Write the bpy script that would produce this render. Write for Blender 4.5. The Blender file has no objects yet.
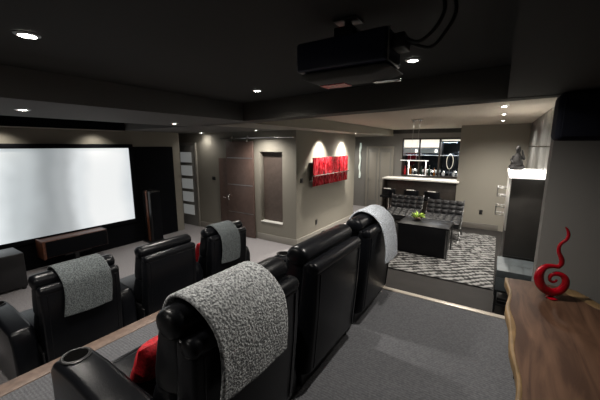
import bpy, bmesh, math, random
from mathutils import Vector, Matrix, noise
random.seed(7)
S = bpy.context.scene
COL = S.collection
PI = math.pi

# ------------------------------------------------------------------ materials
def mat(name, col, rough=.6, metal=0., spec=.5, bump=0., bscale=200., var=0., vscale=20., coat=0.,
        col2=None, emit=None, estr=0., trans=0., sheen=0.):
    m = bpy.data.materials.new(name); m.use_nodes = True
    nt = m.node_tree; b = nt.nodes['Principled BSDF']
    b.inputs['Base Color'].default_value = (*col, 1)
    b.inputs['Roughness'].default_value = rough
    b.inputs['Metallic'].default_value = metal
    b.inputs['Specular IOR Level'].default_value = spec
    b.inputs['Coat Weight'].default_value = coat
    b.inputs['Transmission Weight'].default_value = trans
    b.inputs['Sheen Weight'].default_value = sheen
    if emit:
        b.inputs['Emission Color'].default_value = (*emit, 1)
        b.inputs['Emission Strength'].default_value = estr
    tc = nt.nodes.new('ShaderNodeTexCoord')
    if var > 0 or col2:
        n = nt.nodes.new('ShaderNodeTexNoise'); n.inputs['Scale'].default_value = vscale; n.inputs['Detail'].default_value = 4
        nt.links.new(tc.outputs['Object'], n.inputs['Vector'])
        r = nt.nodes.new('ShaderNodeValToRGB')
        r.color_ramp.elements[0].position = .35; r.color_ramp.elements[1].position = .65
        c2 = col2 if col2 else tuple(c * (1 + var) for c in col)
        c1 = col if col2 else tuple(c * (1 - var) for c in col)
        r.color_ramp.elements[0].color = (*c1, 1); r.color_ramp.elements[1].color = (*c2, 1)
        nt.links.new(n.outputs['Fac'], r.inputs['Fac']); nt.links.new(r.outputs['Color'], b.inputs['Base Color'])
    if bump > 0:
        n = nt.nodes.new('ShaderNodeTexNoise'); n.inputs['Scale'].default_value = bscale; n.inputs['Detail'].default_value = 3
        nt.links.new(tc.outputs['Object'], n.inputs['Vector'])
        bp = nt.nodes.new('ShaderNodeBump'); bp.inputs['Strength'].default_value = bump; bp.inputs['Distance'].default_value = .01
        nt.links.new(n.outputs['Fac'], bp.inputs['Height']); nt.links.new(bp.outputs['Normal'], b.inputs['Normal'])
    return m

M = {}
M['wall'] = mat('wall_paint', (.23, .215, .18), .75, bump=.05, bscale=120)
M['wallg'] = mat('grey_wall_paint', (.19, .185, .175), .75, bump=.05, bscale=120)
M['dark'] = mat('dark_ceiling_paint', (.027, .027, .024), .85, bump=.05, bscale=100)
M['beam'] = mat('dark_beam_paint', (.06, .056, .048), .8)
M['soffit'] = mat('soffit_paint', (.11, .107, .1), .8)
M['bbdark'] = mat('taupe_baseboard_paint', (.13, .12, .105), .6)
M['soffit2'] = mat('lounge_soffit_paint', (.27, .25, .21), .8)
M['cream'] = mat('cream_ceiling_paint', (.42, .37, .30), .8)
M['trimw'] = mat('trim_paint', (.27, .255, .225), .5)
M['black_panel'] = mat('black_acoustic_fabric', (.004, .0045, .006), .9, spec=.1, bump=.1, bscale=300)
M['leather'] = mat('black_leather', (.0045, .005, .0065), .28, spec=.22, bump=.10, bscale=160)
M['leather2'] = mat('dark_tufted_leather', (.008, .0083, .0095), .42, spec=.28, bump=.15, bscale=160)
M['holeshade'] = mat('hole_shade_black', (.001,.001,.001), 1., spec=.05)
M['plast'] = mat('black_plastic', (.01, .010, .011), .35)
M['gloss'] = mat('gloss_black', (.004, .004, .005), .4, spec=.2)
M['navy'] = mat('projector_shell', (.012, .015, .035), .3)
M['chrome'] = mat('chrome', (.75, .75, .75), .15, metal=1)
M['steel'] = mat('brushed_steel', (.38, .38, .38), .35, metal=1)
M['darksteel'] = mat('dark_steel', (.13, .13, .13), .35, metal=1)
M['cherry'] = mat('cherry_veneer', (.10, .032, .014), .4, var=.3, vscale=30)
M['doorbrown'] = mat('door_brown_veneer', (.115, .075, .062), .45, var=.12, vscale=14)
M['nichebrown'] = mat('niche_brown_panel', (.075, .056, .047), .5, var=.12, vscale=14)
M['frost'] = mat('frosted_glass', (.50, .49, .46), .35, emit=(.8, .83, .82), estr=.09)  # faint glow put in for light coming through from the room behind
M['doorgrey'] = mat('door_grey_paint', (.22, .215, .2), .5)
M['red'] = mat('red_fabric', (.45, .006, .014), .6, var=.35, vscale=70, bump=.4, bscale=150)
M['redglass'] = mat('red_glass', (.28, .002, .008), .08, coat=.5, var=.25, vscale=15)
M['white'] = mat('white_lacquer', (.8, .79, .75), .3)
M['barwood'] = mat('dark_bar_wood', (.03, .024, .02), .4, var=.25, vscale=12)
M['cabdark'] = mat('dark_stone_panel', (.034, .031, .028), .5, var=.12, vscale=6)
M['tile'] = mat('blue_grey_tile', (.07, .084, .09), .6, var=.12, vscale=9)
M['plant'] = mat('green_leaf', (.28, .42, .05), .5, var=.3, vscale=40)
M['sculpt'] = mat('dark_bronze', (.016, .015, .015), .5, metal=0., spec=.2, var=.6, vscale=60)
M['mirror'] = mat('smoked_mirror', (.10, .12, .15), .06, metal=1)
M['glassy'] = mat('drinking_glass', (.75, .8, .85), .12, trans=.35)
M['bottle'] = mat('bottle_glass', (.03, .06, .05), .05)
M['amber'] = mat('amber_spirit', (.3, .11, .02), .1)
M['lamp'] = mat('lamp_lens', (1, 1, 1), .5, emit=(1, .95, .86), estr=70)
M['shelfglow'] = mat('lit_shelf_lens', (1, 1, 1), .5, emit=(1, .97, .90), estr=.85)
M['cabglow'] = mat('lit_cabinet_glass', (.8, .8, .75), .4, emit=(1, .95, .82), estr=.55)
M['bluepane'] = mat('blue_grey_pane', (.22,.27,.30), .15, spec=.8)
M['wire'] = mat('black_cable', (.012, .012, .013), .5)
M['spk'] = mat('speaker_cloth', (.006, .007, .013), .85, spec=.15)
M['redlabel'] = mat('red_label', (.75, .03, .05), .35, col2=(.2, .0, .02), vscale=90)

def carpet(name, c1, c2, scale, ribs=0., bump=.5):
    m = mat(name, c1, .95, spec=.1); nt = m.node_tree; b = nt.nodes['Principled BSDF']
    tc = nt.nodes.new('ShaderNodeTexCoord')
    n = nt.nodes.new('ShaderNodeTexNoise'); n.inputs['Scale'].default_value = scale; n.inputs['Detail'].default_value = 5
    nt.links.new(tc.outputs['Object'], n.inputs['Vector'])
    r = nt.nodes.new('ShaderNodeValToRGB'); r.color_ramp.elements[0].position = .38; r.color_ramp.elements[1].position = .62
    r.color_ramp.elements[0].color = (*c1, 1); r.color_ramp.elements[1].color = (*c2, 1)
    nt.links.new(n.outputs['Fac'], r.inputs['Fac'])
    out = r.outputs['Color']; h = n.outputs['Fac']
    if ribs:
        w = nt.nodes.new('ShaderNodeTexWave'); w.bands_direction = 'Y'; w.inputs['Scale'].default_value = ribs
        w.inputs['Distortion'].default_value = .8; w.inputs['Detail'].default_value = 2; w.inputs['Detail Scale'].default_value = 3
        nt.links.new(tc.outputs['Object'], w.inputs['Vector'])
        mx = nt.nodes.new('ShaderNodeMix'); mx.data_type = 'RGBA'; mx.blend_type = 'MULTIPLY'; mx.inputs['Factor'].default_value = .22
        nt.links.new(out, mx.inputs['A']); nt.links.new(w.outputs['Color'], mx.inputs['B']); out = mx.outputs['Result']
    nt.links.new(out, b.inputs['Base Color'])
    bp = nt.nodes.new('ShaderNodeBump'); bp.inputs['Strength'].default_value = bump; bp.inputs['Distance'].default_value = .01
    nt.links.new(h, bp.inputs['Height']); nt.links.new(bp.outputs['Normal'], b.inputs['Normal'])
    return m
M['carpet'] = carpet('main_carpet', (.27, .257, .268), (.38, .362, .37), 60)
M['platform'] = carpet('platform_carpet', (.108, .110, .119), (.145, .147, .157), 70, ribs=16)
M['throw'] = carpet('boucle_grey', (.17, .18, .187), (.70, .72, .73), 100, bump=1.)
M['throwd'] = carpet('boucle_dark_grey', (.058, .068, .072), (.165, .182, .187), 110, bump=1.)
M['throww'] = carpet('boucle_pale', (.36, .40, .45), (.80, .85, .92), 120, bump=1.)

def wood():
    m = mat('live_edge_walnut', (.1, .05, .03), .6, spec=.2); nt = m.node_tree; b = nt.nodes['Principled BSDF']
    tc = nt.nodes.new('ShaderNodeTexCoord'); mp = nt.nodes.new('ShaderNodeMapping')
    mp.inputs['Scale'].default_value = (6, .8, 6)
    nt.links.new(tc.outputs['Object'], mp.inputs['Vector'])
    n = nt.nodes.new('ShaderNodeTexNoise'); n.inputs['Scale'].default_value = 2.2; n.inputs['Detail'].default_value = 6; n.inputs['Distortion'].default_value = 1.2
    nt.links.new(mp.outputs['Vector'], n.inputs['Vector'])
    r = nt.nodes.new('ShaderNodeValToRGB'); r.color_ramp.elements[0].position = .35; r.color_ramp.elements[1].position = .7
    r.color_ramp.elements[0].color = (.055, .027, .016, 1); r.color_ramp.elements[1].color = (.14, .075, .045, 1)
    nt.links.new(n.outputs['Fac'], r.inputs['Fac']); nt.links.new(r.outputs['Color'], b.inputs['Base Color'])
    return m
M['walnut'] = wood()
M['sapwood'] = mat('sapwood_edge', (.2, .125, .055), .5, var=.25, vscale=9)
M['nosing'] = mat('oak_nosing', (.16, .112, .088), .45, var=.2, vscale=20)
M['nosing2'] = mat('metal_nosing', (.42, .37, .31), .4, metal=.3)

def rugmat():
    m = mat('shag_pile', (.2, .2, .2), .8, spec=.25); nt = m.node_tree; b = nt.nodes['Principled BSDF']
    a = nt.nodes.new('ShaderNodeAttribute'); a.attribute_name = 'pile'
    nt.links.new(a.outputs['Color'], b.inputs['Base Color'])
    return m
M['rug'] = rugmat()

def artmat():
    m = mat('red_art_panel', (.35, .005, .01), .25); nt = m.node_tree; b = nt.nodes['Principled BSDF']
    tc = nt.nodes.new('ShaderNodeTexCoord'); mp = nt.nodes.new('ShaderNodeMapping'); mp.inputs['Scale'].default_value = (1, 9, 3)
    nt.links.new(tc.outputs['Object'], mp.inputs['Vector'])
    n = nt.nodes.new('ShaderNodeTexNoise'); n.inputs['Scale'].default_value = 4; n.inputs['Detail'].default_value = 6
    nt.links.new(mp.outputs['Vector'], n.inputs['Vector'])
    r = nt.nodes.new('ShaderNodeValToRGB'); e = r.color_ramp.elements
    e[0].position = .32; e[0].color = (.06, .001, .003, 1); e[1].position = .75; e[1].color = (.55, .07, .09, 1)
    k = e.new(.5); k.color = (.26, .002, .007, 1)
    nt.links.new(n.outputs['Fac'], r.inputs['Fac']); nt.links.new(r.outputs['Color'], b.inputs['Base Color'])
    return m
M['art'] = artmat()

def screenmat():
    m = bpy.data.materials.new('projected_picture'); m.use_nodes = True
    nt = m.node_tree; b = nt.nodes['Principled BSDF']
    b.inputs['Base Color'].default_value = (.2, .2, .2, 1); b.inputs['Roughness'].default_value = .8
    tc = nt.nodes.new('ShaderNodeTexCoord'); sp = nt.nodes.new('ShaderNodeSeparateXYZ')
    nt.links.new(tc.outputs['Object'], sp.inputs['Vector'])
    n = nt.nodes.new('ShaderNodeTexNoise'); n.inputs['Scale'].default_value = 1.1; n.inputs['Detail'].default_value = 3
    nt.links.new(tc.outputs['Object'], n.inputs['Vector'])
    ad = nt.nodes.new('ShaderNodeMath'); ad.operation = 'MULTIPLY_ADD'; ad.inputs[1].default_value = .5
    nt.links.new(n.outputs['Fac'], ad.inputs[0]); nt.links.new(sp.outputs['Y'], ad.inputs[2])
    mr = nt.nodes.new('ShaderNodeMapRange'); mr.inputs['From Min'].default_value = -.95; mr.inputs['From Max'].default_value = 1.6
    nt.links.new(ad.outputs[0], mr.inputs['Value'])
    r = nt.nodes.new('ShaderNodeValToRGB'); e = r.color_ramp.elements; r.color_ramp.interpolation = 'EASE'
    e[0].position = 0; e[0].color = (.93, .98, 1, 1); e[1].position = 1; e[1].color = (.75, .80, .83, 1)
    for p, c in ((.15, (.88, .94, .96)), (.27, (.56, .61, .63)), (.42, (.33, .36, .375)), (.50, (.42, .45, .465)), (.60, (.80, .84, .86)), (.70, (.98, 1., 1.)), (.86, (.98, 1., 1.))):
        k = e.new(p); k.color = (*c, 1)
    nt.links.new(mr.outputs[0], r.inputs['Fac']); nt.links.new(r.outputs['Color'], b.inputs['Emission Color'])
    b.inputs['Emission Strength'].default_value = .56
    return m
M['screen'] = screenmat()

# ------------------------------------------------------------------ mesh helpers
def B(): return bmesh.new()
def box(bm, x0, x1, y0, y1, z0, z1):
    v = [bm.verts.new(p) for p in ((x0,y0,z0),(x1,y0,z0),(x1,y1,z0),(x0,y1,z0),(x0,y0,z1),(x1,y0,z1),(x1,y1,z1),(x0,y1,z1))]
    for f in ((0,3,2,1),(4,5,6,7),(0,1,5,4),(1,2,6,5),(2,3,7,6),(3,0,4,7)): bm.faces.new([v[i] for i in f])
    return bm
def prism(bm, poly, a0, a1, axis='y'):
    """extrude a 2-D outline along an axis. axis y: poly=(x,z); z: poly=(x,y); x: poly=(y,z)"""
    def P(p, a): return {'y': (p[0], a, p[1]), 'z': (p[0], p[1], a), 'x': (a, p[0], p[1])}[axis]
    u = [bm.verts.new(P(p, a0)) for p in poly]; w = [bm.verts.new(P(p, a1)) for p in poly]
    n = len(poly)
    bm.faces.new(u); bm.faces.new(w[::-1])
    for i in range(n): bm.faces.new((u[i], w[i], w[(i+1) % n], u[(i+1) % n]))
    return bm
def tube(bm, pts, rad, seg=10, cap=True, closed=False):
    pts = [Vector(p) for p in pts]; n = len(pts)
    rads = rad if isinstance(rad, (list, tuple)) else [rad]*n
    rings = []; up = None
    for i, p in enumerate(pts):
        if closed: t = (pts[(i+1) % n] - pts[i-1])
        else: t = (pts[min(i+1, n-1)] - pts[max(i-1, 0)])
        t.normalize()
        if up is None: up = t.orthogonal().normalized()
        else: up = (up - t*up.dot(t)).normalized()
        s = t.cross(up)
        rings.append([bm.verts.new(p + (up*math.cos(2*PI*k/seg) + s*math.sin(2*PI*k/seg))*rads[i]) for k in range(seg)])
    for i in range(n if closed else n-1):
        a, b = rings[i], rings[(i+1) % n]
        for k in range(seg): bm.faces.new((a[k], a[(k+1) % seg], b[(k+1) % seg], b[k]))
    if cap and not closed: bm.faces.new(rings[0][::-1]); bm.faces.new(rings[-1])
    return bm
def lathe(bm, prof, c=(0,0,0), seg=24, cap=True):
    rings = []
    for r, z in prof:
        rings.append([bm.verts.new((c[0]+r*math.cos(2*PI*k/seg), c[1]+r*math.sin(2*PI*k/seg), c[2]+z)) for k in range(seg)])
    for i in range(len(rings)-1):
        for k in range(seg): bm.faces.new((rings[i][k], rings[i][(k+1) % seg], rings[i+1][(k+1) % seg], rings[i+1][k]))
    if cap: bm.faces.new(rings[0][::-1]); bm.faces.new(rings[-1])
    return bm
def capsule(bm, x, z, y0, y1, r, rz=None, seg=20, end=.6):
    """roll lying along Y with softly domed ends"""
    rz = rz or r
    st = [(0, .25), (.10, .62), (.3, .86), (.6, .97), (1, 1)]
    ys = [(y0 + s*r*end, k) for s, k in st] + [(y1 - s*r*end, k) for s, k in st[::-1]]
    rings = [[bm.verts.new((x + r*k*math.cos(2*PI*i/seg), y, z + rz*k*math.sin(2*PI*i/seg))) for i in range(seg)] for y, k in ys]
    for a, b in zip(rings, rings[1:]):
        for k in range(seg): bm.faces.new((a[k], b[k], b[(k+1) % seg], a[(k+1) % seg]))
    bm.faces.new(rings[0]); bm.faces.new(rings[-1][::-1])
    return bm
def ob(name, bm, m, parent=None, bevel=0., seg=2, smooth=True, loc=None, label=None, mods=()):
    bmesh.ops.recalc_face_normals(bm, faces=bm.faces)
    if bevel > 0:
        es = [e for e in bm.edges if len(e.link_faces) == 2 and e.calc_face_angle(0) > .5]
        bmesh.ops.bevel(bm, geom=es, offset=bevel, segments=seg, profile=.5, affect='EDGES', clamp_overlap=True)
    me = bpy.data.meshes.new(name); bm.to_mesh(me); bm.free()
    me.materials.append(M[m] if isinstance(m, str) else m)
    o = bpy.data.objects.new(name, me); COL.objects.link(o)
    if parent: o.parent = parent
    if loc: o.location = loc
    if smooth:
        me.polygons.foreach_set('use_smooth', [True]*len(me.polygons))
        me.set_sharp_from_angle(angle=math.radians(50))
    if label: o['label'] = label
    for k in mods:
        md = o.modifiers.new(k[0], k[0])
        for a, v in k[1].items(): setattr(md, a, v)
    return o
def thing(name, label, cat, loc=(0,0,0), rotz=0, group=None):
    o = bpy.data.objects.new(name, None); COL.objects.link(o); o.empty_display_size = .1
    o.location = loc; o.rotation_euler = (0, 0, rotz); o['label'] = label; o['category'] = cat
    if group: o['group'] = group
    return o
def tag(o, label, cat, group=None):
    o['label'] = label; o['category'] = cat
    if group: o['group'] = group
    return o
def struct(name, bm, m, parent=None, **k):
    o = ob(name, bm, m, parent, **k)
    if not parent: o['kind'] = 'structure'
    return o
def dup(root, loc=None, rotz=None, label=None):
    r = root.copy(); COL.objects.link(r)
    if loc: r.location = loc
    if rotz is not None: r.rotation_euler = (0, 0, rotz)
    if label: r['label'] = label
    for ch in list(root.children):
        c = ch.copy(); COL.objects.link(c); c.parent = r
        for g in list(ch.children):
            d = g.copy(); COL.objects.link(d); d.parent = c
    return r

# ------------------------------------------------------------------ setting
PZ = .45            # platform height
SZ = 2.30           # soffit
CZ = 2.50           # high ceiling
SX = -6.30          # screen wall
DY = 4.96           # wall with the doors
struct('floor', box(B(), -7.3, 1.9, -1.7, 10.4, -.12, 0), 'carpet', smooth=False)
pl = box(B(), -2.5, 1.7, -1.6, 2.62, 0, PZ)
pl = B(); prism(pl, [(-2.62,-1.6),(1.7,-1.6),(1.7,2.78),(.26,2.78),(.26,3.20),(-2.52,3.20)], 0.0, PZ-.001, 'z')
struct('floor_platform', pl, 'platform', smooth=False)
nb = B(); box(nb, -2.54, .26, 3.15, 3.215, PZ-.03, PZ+.006)
struct('trim_1', nb, 'nosing2', bevel=.004)
nb = B(); prism(nb, [(-2.66,-1.6),(-2.52,-1.6),(-2.44,3.2),(-2.56,3.2)], PZ-.035, PZ+.006, 'z')
struct('trim_2', nb, 'nosing', bevel=.004)
M['darkfloor'] = mat('dark_lounge_floor', (.022,.0205,.0195), .75, var=.1, vscale=5, spec=.12)
struct('floor_lounge', box(B(), -2.85, .52, 3.2, 9.7, -.01, .004), 'darkfloor', smooth=False)
# ceilings
struct('ceiling', box(B(), -7.3, 1.9, -1.7, 10.4, CZ, CZ+.1), 'dark', smooth=False)
cb = B(); prism(cb, [(-2.85,3.12),(.30,2.50),(.62,2.50),(.62,10.1),(-2.85,10.1)], CZ-.012, CZ-.001, 'z')
struct('ceiling_lounge', cb, 'cream', smooth=False)
sb = B()
box(sb, -4.2, -2.66, -1.6, 3.2, SZ, CZ-.001)
box(sb, -4.2, -3.6, 3.1, 3.2, SZ, CZ-.001)
struct('ceiling_strip', box(B(), -6.3, -6.02, -1.6, 3.2, SZ-.02, CZ-.001), 'wall', smooth=False)
box(sb, -7.2, -3.6, 3.2, 5.05, SZ, CZ-.001)
struct('ceiling_soffit_lounge', box(box(B(), -3.6, -2.85, 3.1, 5.05, SZ, CZ-.001), -5.2, -2.85, 5.05, 10.1, SZ, CZ-.001), 'soffit2', smooth=False)
struct('ceiling_soffit_left', sb, 'soffit', smooth=False)
struct('ceiling_coffer', box(B(), -6.02, -4.2, -1.6, 3.2, CZ-.03, CZ-.002), 'black_panel', smooth=False)
struct('ceiling_soffit_right', box(B(), 0.0, 1.7, -1.6, 2.50, SZ, CZ-.001), 'dark', smooth=False)
bb = B(); prism(bb, [(-2.66,2.84),(0,2.42),(1.7,2.42),(1.7,2.50),(.30,2.52),(-2.66,3.10)], SZ-.003, CZ-.002, 'z')
struct('ceiling_beam', bb, 'beam', smooth=False)
struct('ceiling_coffer_lining', box(B(), -6.019, -6.005, -1.6, 3.19, SZ-.016, CZ-.031), 'black_panel', smooth=False)
# screen wall
struct('wall_screen', box(B(), SX-.12, SX, -1.6, 4.555, 0, SZ+.15), 'wall', smooth=False)
struct('wall_screen_panelling', box(B(), SX, SX+.02, -1.6, 4.36, 0, 1.985), 'black_panel', smooth=False)
struct('wall_recess', box(B(), -7.25, -7.1, 3.5, 5.1, 0, SZ+.1), 'wall', smooth=False)
# wall with the doors, niche cut out
wb = B()
NX0, NX1, NZ0, NZ1 = -4.22, -3.63, .40, 1.89
box(wb, -7.2, NX0, DY, DY+.16, 0, SZ+.1)
box(wb, NX1, -3.30, DY, DY+.16, 0, SZ+.1)
box(wb, NX0, NX1, DY, DY+.16, 0, NZ0)
box(wb, NX0, NX1, DY, DY+.16, NZ1, SZ+.1)
box(wb, -3.46, -3.30, DY+.16, 7.80, 0, SZ+.1)
struct('wall_doors_and_art', wb, 'wall', smooth=False)
struct('baseboard_doors', box(B(), -4.31, -3.29, DY-.018, DY, 0, .14), 'trimw', bevel=.004)
struct('baseboard_doors_left', box(B(), -6.22, -5.46, DY-.018, DY, 0, .14), 'trimw', bevel=.004)
struct('baseboard_art', box(B(), -3.30, -3.282, DY-.018, 7.80, 0, .14), 'trimw', bevel=.004)
# niche
nt_ = thing('wall_niche', 'tall recessed niche with brown back panel beside the sliding door', 'niche', ((NX0+NX1)/2, DY+.15, NZ0))
hx = (NX1-NX0)/2
ob('back_panel', box(B(), -hx, hx, -.03, -.005, 0, NZ1-NZ0), 'nichebrown', nt_)
fr = B()
for a in ((-hx+.0005,-hx+.008,0,NZ1-NZ0), (hx-.008,hx-.0005,0,NZ1-NZ0)): box(fr, a[0], a[1], -.149, -.031, a[2], a[3]-.009)
box(fr, -hx+.0005, hx-.0005, -.149, -.031, NZ1-NZ0-.008, NZ1-NZ0-.0005)
ob('frame', fr, 'wall', nt_, bevel=.003)
ob('sill', box(B(), -hx+.009, hx-.009, -.165, -.032, .0005, .018), 'white', nt_, bevel=.004)
# back area
struct('wall_bar', box(B(), -.80, .60, 8.5, 8.62, 0, CZ), 'wall', smooth=False)
struct('baseboard_bar', box(B(), -.80, .10, 8.482, 8.5, 0, .14), 'bbdark', bevel=.004)
struct('wall_bar_return', box(B(), -.86, -.80, 8.5, 9.9, 0, CZ), 'wall', smooth=False)
bw = B()
MX0, MX1, MZ0, MZ1 = -2.55, -.88, 1.10, 2.23
box(bw, -7.2, MX0, 9.7, 9.82, 0, CZ); box(bw, MX1, -.8, 9.7, 9.82, 0, CZ)
box(bw, MX0, MX1, 9.7, 9.82, 0, MZ0); box(bw, MX0, MX1, 9.7, 9.82, MZ1, CZ)
struct('wall_back', bw, 'wallg', smooth=False)
struct('wall_hall', box(B(), -5.2, -5.1, 5.12, 9.7, 0, SZ+.1), 'wall', smooth=False)
struct('wall_right_lounge', box(B(), .52, .64, 2.98, 8.62, 0, CZ), 'wallg', smooth=False)
struct('wall_right', box(B(), .30, 1.72, 2.80, 2.96, 0, CZ), 'wallg', smooth=False)
struct('wall_side', box(B(), 1.70, 1.85, -1.7, 2.96, 0, CZ), 'wallg', smooth=False)
struct('wall_rear', box(B(), -6.42, 1.85, -1.75, -1.6, 0, CZ), 'wallg', smooth=False)

# air grille slot over the bar
g = thing('air_grille', 'long dark linear air grille above the bar mirror', 'vent', (-2.0, 9.69, 2.38))
ob('frame', box(B(), -1.10, 1.18, -.01, .005, -.01, .13), 'plast', g)
gs = B()
for k in range(4): box(gs, -1.08, 1.16, -.018, -.0105, .005+k*.03, .012+k*.03)
ob('louvres', gs, 'soffit', g)

# glossy wall panels along the right lounge wall
ys = [3.02, 3.95, 4.62, 5.2, 6.0, 7.0, 8.45]
M['wpanel'] = mat('brushed_wall_panel', (.30, .30, .29), .28, metal=.75, var=.2, vscale=5)
for i in range(6):
    o = B()
    for z0, z1 in ((.02,.70),(.71,1.32),(1.33,1.99),(2.0,CZ-.02)): box(o, .494, .519, ys[i]+.006, ys[i+1]-.006, z0, z1)
    o = struct('wall_panelling', o, 'wpanel', bevel=.003)
    jt = B()
    for z in (.705, 1.325, 1.995): box(jt, .484, .495, ys[i]+.006, ys[i+1]-.006, z-.008, z+.008)
    ob('joint_strip', jt, 'chrome', o)

# doors
d = struct('door_1', box(B(), -6.93, -6.25, DY-.03, DY, 0, 2.02), 'doorgrey', bevel=.004)
pb = B()
for k in range(5): box(pb, -6.79, -6.37, DY-.036, DY-.028, .28+k*.33, .28+k*.33+.25)
ob('glass_pane', pb, 'frost', d, label='frosted white glass panes')
fb = B(); box(fb, -6.99, -6.93, DY-.04, DY, 0, 2.08); box(fb, -6.25, -6.19, DY-.04, DY, 0, 2.08); box(fb, -6.93, -6.25, DY-.04, DY, 2.02, 2.08)
ob('door_frame', fb, 'trimw', d, bevel=.004)
d = struct('door_2', box(B(), -5.13, -4.34, DY-.075, DY-.035, .01, 2.10), 'doorbrown', bevel=.003)
sb = B()
for z in (.54, 1.16, 1.745): box(sb, -5.10, -4.36, DY-.079, DY-.074, z-.008, z+.008)
ob('inlay_strip', sb, 'steel', d)
hb = B(); tube(hb, [(-5.06, DY-.075, .80), (-5.06, DY-.11, .82), (-5.06, DY-.11, .90), (-5.06, DY-.075, .92)], .008)
ob('door_handle', hb, 'chrome', d)
d = struct('door_3', box(B(), -5.42, -5.135, DY-.03, DY, 0, 1.73), 'doorbrown', bevel=.003)
ob('door_handle', tube(B(), [(-5.19, DY-.03, .84), (-5.19, DY-.07, .84), (-5.27, DY-.075, .84)], .010), 'chrome', d)
rt = thing('sliding_door_track', 'chrome sliding door rail with roller hangers above the brown door', 'rail', (-4.3, DY-.055, 2.145))
ob('rail', tube(B(), [(-1.0, 0, .02), (.97, 0, .02)], .012), 'chrome', rt)
for x in (-.63, -.18): 
    h = B(); lathe(h, [(.005,-.01),(.03,-.01),(.03,.01),(.005,.01)]); bmesh.ops.rotate(h, verts=h.verts, matrix=Matrix.Rotation(PI/2, 3, 'X')); bmesh.ops.translate(h, verts=h.verts, vec=(x, 0, .045))
    box(h, x-.012, x+.012, -.028, -.02, -.06, .05)
    ob('roller_hanger', h, 'chrome', rt)
for x in (-.9, 0, .45, .9): ob('rail_bracket', box(B(), x-.012, x+.012, -.01, .055, .0, .035), 'chrome', rt)
# lounge doors on the back wall
for n, (x0, x1) in (('door_4', (-3.62, -3.30)), ('door_5', (-3.24, -2.86))):
    d = struct(n, box(B(), x0, x1, 9.67, 9.7, 0, 1.93), 'doorgrey', bevel=.003)
    f = B(); box(f, x0+.05, x1-.05, 9.664, 9.671, .25, 1.80)
    ob('door_panel', f, 'trimw', d, bevel=.003)
    ob('door_handle', tube(B(), [(x0+.04, 9.67, .95), (x0+.04, 9.62, .95), (x0+.12, 9.615, .95)], .009), 'chrome', d)
f = B(); box(f, -3.68, -3.62, 9.66, 9.7, 0, 1.99); box(f, -2.86, -2.80, 9.66, 9.7, 0, 1.99); box(f, -3.30, -3.24, 9.66, 9.7, 0, 1.93); box(f, -3.62, -2.86, 9.66, 9.7, 1.93, 1.99)
struct('trim_3', f, 'trimw', bevel=.004)

# ------------------------------------------------------------------ screen
s = thing('projection_screen', 'wide lit projection screen in a black frame on the dark wall', 'screen', (SX+.02, 2.08, .52))
scb = box(B(), .001, .03, -1.27, 1.27, 0, 1.44)
ob('screen_surface', scb, 'screen', s, label='glowing white picture area', smooth=False)
f = B(); w = .075
box(f, 0, .06, -1.27-w, -1.27, -w, 1.44+w); box(f, 0, .06, 1.27, 1.27+w, -w, 1.44+w)
box(f, 0, .06, -1.27, 1.27, -w, 0); box(f, 0, .06, -1.27, 1.27, 1.44, 1.44+w)
ob('frame', f, 'black_panel', s, bevel=.006)

# speakers
c = thing('center_speaker', 'long low black speaker with cherry wood ends beneath the screen', 'speaker', (-6.04, 2.18, 0))
ob('cabinet', box(B(), -.16, .10, -.46, .46, .22, .50), 'cherry', c, bevel=.008)
ob('grille', box(B(), .10, .115, -.45, .45, .23, .49), 'black_panel', c, bevel=.004)
ob('side_panel', box(B(), -.165, .12, -.50, -.46, .21, .51), 'cherry', c, bevel=.006)
ob('side_panel', box(B(), -.165, .10, .46, .475, .215, .505), 'plast', c, bevel=.006)
st_ = B(); box(st_, -.12, .08, -.25, .25, 0, .02); box(st_, -.05, .0, -.03, .03, .02, .2); box(st_, -.12, .08, -.2, .2, .195, .21)
ob('stand', st_, 'plast', c)
t = thing('tower_speaker', 'tall black tower speaker with a cherry wood side by the screen', 'speaker', (-6.05, 3.62, 0))
ob('cabinet', box(B(), -.15, .13, -.105, .125, .03, 1.09), 'plast', t, bevel=.01)
ob('side_panel', box(B(), -.02, .05, -.125, -.105, .03, 1.10), 'cherry', t, bevel=.008)
ob('grille', box(B(), .13, .142, -.09, .115, .06, 1.06), 'black_panel', t, bevel=.004)
ob('plinth', box(B(), -.17, .17, -.16, .14, 0, .03), 'plast', t, bevel=.005)
w_ = thing('subwoofer', 'square black subwoofer box at the left edge before the screen', 'speaker', (-5.70, 1.10, 0))
ob('cabinet', box(B(), -.22, .22, -.24, .24, .04, .53), 'plast', w_, bevel=.012)
ob('grille', box(B(), -.2, .2, -.252, -.24, .08, .49), 'black_panel', w_, bevel=.004)
for x in (-.18, .18):
    for y in (-.2, .2): ob('foot', lathe(B(), [(.025,0),(.03,.04)], (x, y, 0), 12), 'plast', w_)

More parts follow.
